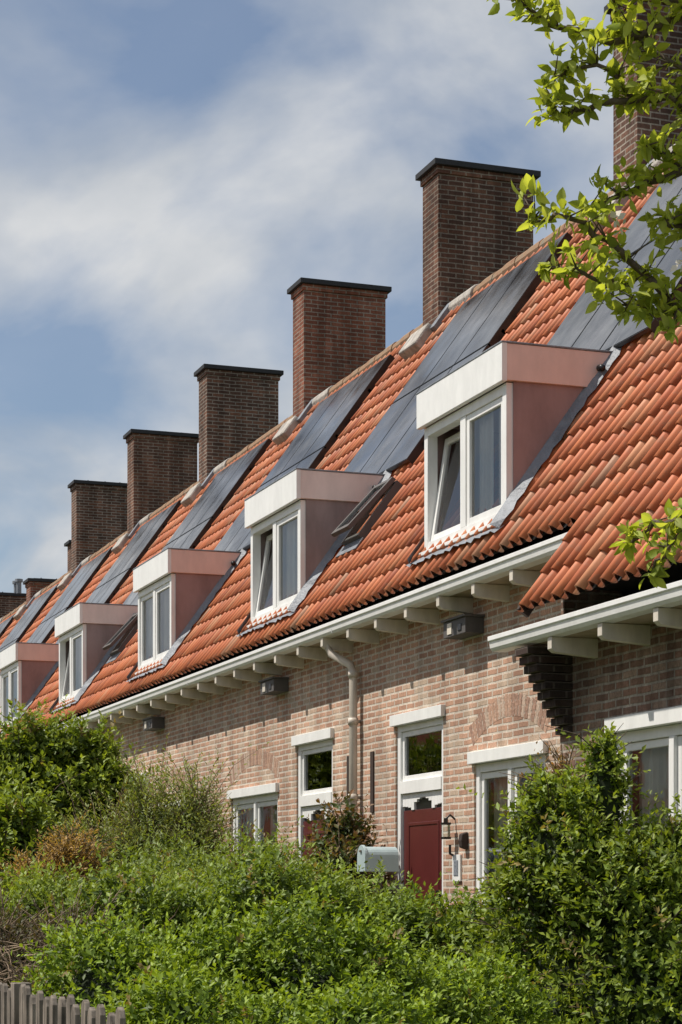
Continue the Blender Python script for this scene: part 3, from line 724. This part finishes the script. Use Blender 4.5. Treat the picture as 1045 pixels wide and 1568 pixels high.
# ------------------------------------------------------------------ apple tree
T=empty('apple_tree')
T.location=(3.09,3.89,0); T.rotation_euler=(0,0,YAW)
ST,DT=1.62,4.7
def tl(s,z,d=4.5): return Vector((s-ST,d-DT,z))
mb=MB()
mb.tube([(0,0,0),(.03,.02,.6),(-.02,.03,1.2),(.02,0,1.9),(.0,.03,2.6),(.06,.0,3.4),(.1,0,4.2)],[.13,.11,.10,.085,.07,.05,.03],12)
BR=[[(1.03,3.25),(.75,3.16),(.62,3.12),(.54,3.12),(.45,3.15),(.385,3.18)],
    [(1.03,3.08),(.79,3.01),(.65,2.98),(.565,2.955),(.50,2.94),(.458,2.93)],
    [(.65,2.98),(.58,3.04),(.50,3.06),(.47,3.0)],
    [(.79,3.01),(.69,3.08),(.61,3.16),(.58,3.24)],
    [(.75,3.16),(.68,3.20),(.62,3.22)],
    [(1.03,2.6),(.74,2.52),(.66,2.6),(.58,2.66),(.49,2.71),(.425,2.725)],
    [(.66,2.6),(.58,2.575),(.51,2.59),(.45,2.61)],
    [(.74,2.52),(.65,2.53),(.61,2.50)],
    [(1.03,2.87),(.76,2.82),(.68,2.80),(.61,2.77),(.54,2.74)],
    [(.76,2.82),(.72,2.855),(.66,2.86)],
    [(.74,2.52),(.706,2.47)],
    [(1.03,2.07),(.76,2.06),(.69,2.065),(.64,2.02)],
    [(.76,2.06),(.72,2.0),(.68,1.945)],
    [(1.03,2.99),(.84,2.93),(.76,2.95),(.70,2.97)],
    [(1.03,2.70),(.86,2.68),(.76,2.69),(.70,2.70)]]
pos=[];dr=[];nr=[];LL=[];CC=[]
def leafcluster(p,d,n,size):
    for _ in range(n):
        v=Vector(rng.normal(size=3)); v=(v.normalized()+d*.5+Vector((0,0,.1))).normalized()
        pos.append(p+Vector(rng.normal(0,.006,3))); dr.append(v)
        nr.append(Vector((-.4,.1,.75))+Vector(rng.normal(0,.5,3))); LL.append(size*random.uniform(.55,1.25))
        t=random.random(); c=Vector((.24,.30,.04)).lerp(Vector((.46,.50,.11)),t)*random.uniform(.65,1.12); CC.append(c)
def wiggle(pts):
    out=[tl(s,z,4.5+random.uniform(-.05,.05)) for (s,z) in pts]
    res=[]
    for a,b in zip(out,out[1:]):
        for q in range(3): res.append(a.lerp(b,q/3)+Vector(rng.normal(0,.005,3)))
    res.append(out[-1]); return res
for bi,pts in enumerate(BR):
    P=wiggle(pts); n=len(P); r0=.010 if pts[0][0]>1 else .005
    if pts[0][0]>1:
        a=P[0]; base=Vector((0,0,max(1.2,a.z-.5+.1*bi%.3))); mid=a.lerp(base,.5)+Vector((0,0,.08))
        mb.tube([base,mid,a],[.04,.024,.0105],8)
    mb.tube(P,[r0*(1-.8*i/n)+.0012 for i in range(n)],6)
    for i,pp in enumerate(P):
        s=pp.x+ST
        d=(P[min(i+1,n-1)]-P[max(i-1,0)]).normalized()
        if s<1.02:
            leafcluster(pp,d,6,.037)
            for _ in range(3):
                if random.random()<.5:
                    q=Vector(rng.normal(size=3)); q.z=abs(q.z)*.7; q=q.normalized()*random.uniform(.025,.07)
                    e=pp+q; mb.tube([pp,e],[.0025,.001],5); leafcluster(e,q.normalized(),6,.035)
    leafcluster(P[-1],d,6,.036)
for i in range(90):
    a=random.uniform(0,6.28); r=random.uniform(.15,.95); z=random.uniform(2.2,4.5)
    e=Vector((.45+abs(math.cos(a))*r,math.sin(a)*r,z))
    mb.tube([(0.03,0,z-.4),e*.6+Vector((0,0,z*.4-.1)),e],[.012,.007,.002],5)
    for q in range(4): leafcluster(e+Vector(rng.normal(0,.07,3)),Vector((0,0,1)),6,.045)
mb.obj('trunk_and_branches',[M['bark']],T,smooth=True)
leaf_mesh('leaves',np.array(pos),np.array(dr),np.array(nr),np.array(LL),.52,np.array(CC),M['leaf2'],fancy=True,parent=T)
mb=MB()
for (s,z,d) in ((.60,2.685,4.44),(.655,3.19,4.46),(.73,2.60,4.42)):
    for _ in range(9):
        c=tl(s,z,d)+Vector(rng.normal(0,.011,3)); u=Vector(rng.normal(size=3)).normalized(); w=u.cross(Vector(rng.normal(size=3))).normalized()
        mb.poly([c,c+u*.012+w*.008,c+u*.024,c+u*.012-w*.008])
mb.obj('blossom',[paint('blossom',(.75,.68,.58),.8,.1)],T)

# ------------------------------------------------------------------ light and sky
S=Vector((-1,.42,1.80)).normalized()
el=math.asin(S.z); az=math.atan2(S.x,S.y)
sun=bpy.data.lights.new('sun','SUN'); sun.energy=5.0; sun.angle=math.radians(.53); sun.color=(1,.945,.86)
so=bpy.data.objects.new('sun',sun); scene.collection.objects.link(so); so.rotation_euler=(-S).to_track_quat('-Z','Y').to_euler(); so.location=(-20,10,40)
w=bpy.data.worlds.new('World'); scene.world=w; w.use_nodes=True; nt=w.node_tree; nodes=nt.nodes; links=nt.links
bg=nodes['Background']
sky=nodes.new('ShaderNodeTexSky'); sky.sky_type='NISHITA'; sky.sun_disc=False; sky.sun_elevation=el; sky.sun_rotation=az%(2*math.pi)
sky.air_density=1.0; sky.dust_density=1.2; sky.ozone_density=1.8
tc=nodes.new('ShaderNodeTexCoord')
sep=nodes.new('ShaderNodeSeparateXYZ'); links.new(tc.outputs['Generated'],sep.inputs[0])
mx=N(nodes,'ShaderNodeMath',operation='MAXIMUM'); links.new(sep.outputs[2],mx.inputs[0]); mx.inputs[1].default_value=0
ad=N(nodes,'ShaderNodeMath',operation='ADD'); links.new(mx.outputs[0],ad.inputs[0]); ad.inputs[1].default_value=.22
dv=N(nodes,'ShaderNodeVectorMath',operation='DIVIDE'); links.new(tc.outputs['Generated'],dv.inputs[0])
cb=nodes.new('ShaderNodeCombineXYZ')
for i in range(3): links.new(ad.outputs[0],cb.inputs[i])
links.new(cb.outputs[0],dv.inputs[1])
mp=nodes.new('ShaderNodeMapping'); mp.inputs['Rotation'].default_value=(0,0,.85); mp.inputs['Scale'].default_value=(1.9,1.3,1); mp.inputs['Location'].default_value=(5.1,2.6,0); links.new(dv.outputs[0],mp.inputs[0])
n1=nodes.new('ShaderNodeTexNoise'); n1.inputs['Scale'].default_value=1.7; n1.inputs['Detail'].default_value=6; n1.inputs['Roughness'].default_value=.5; n1.inputs['Distortion'].default_value=.35; links.new(mp.outputs[0],n1.inputs['Vector'])
cl=ramp(nt,n1.outputs['Fac'],[(.38,0.12),(.50,.55),(.60,.95)])
n2=noise(nt,mp.outputs[0],2.6,5,.52)
ccol=ramp(nt,n2,[(.32,(4.6,5.0,5.5)),(.64,(7.0,7.1,7.2))])
col=mixc(nt,cl,sky.outputs[0],ccol)
links.new(col,bg.inputs['Color']); bg.inputs['Strength'].default_value=.10

# ------------------------------------------------------------------ camera (horizontal axis, rising front like an architectural lens)
cam=bpy.data.cameras.new('camera'); co=bpy.data.objects.new('camera',cam); scene.collection.objects.link(co)
co.location=(0,0,CZ); co.rotation_euler=(math.radians(90),0,YAW)
cam.sensor_fit='VERTICAL'; cam.sensor_height=36; cam.sensor_width=24; cam.lens=3174/1568*36; cam.shift_y=586/1568
cam.clip_end=5000; cam.clip_start=.1
scene.camera=co
scene.view_settings.view_transform='Standard'; scene.view_settings.look='None'; scene.view_settings.exposure=0
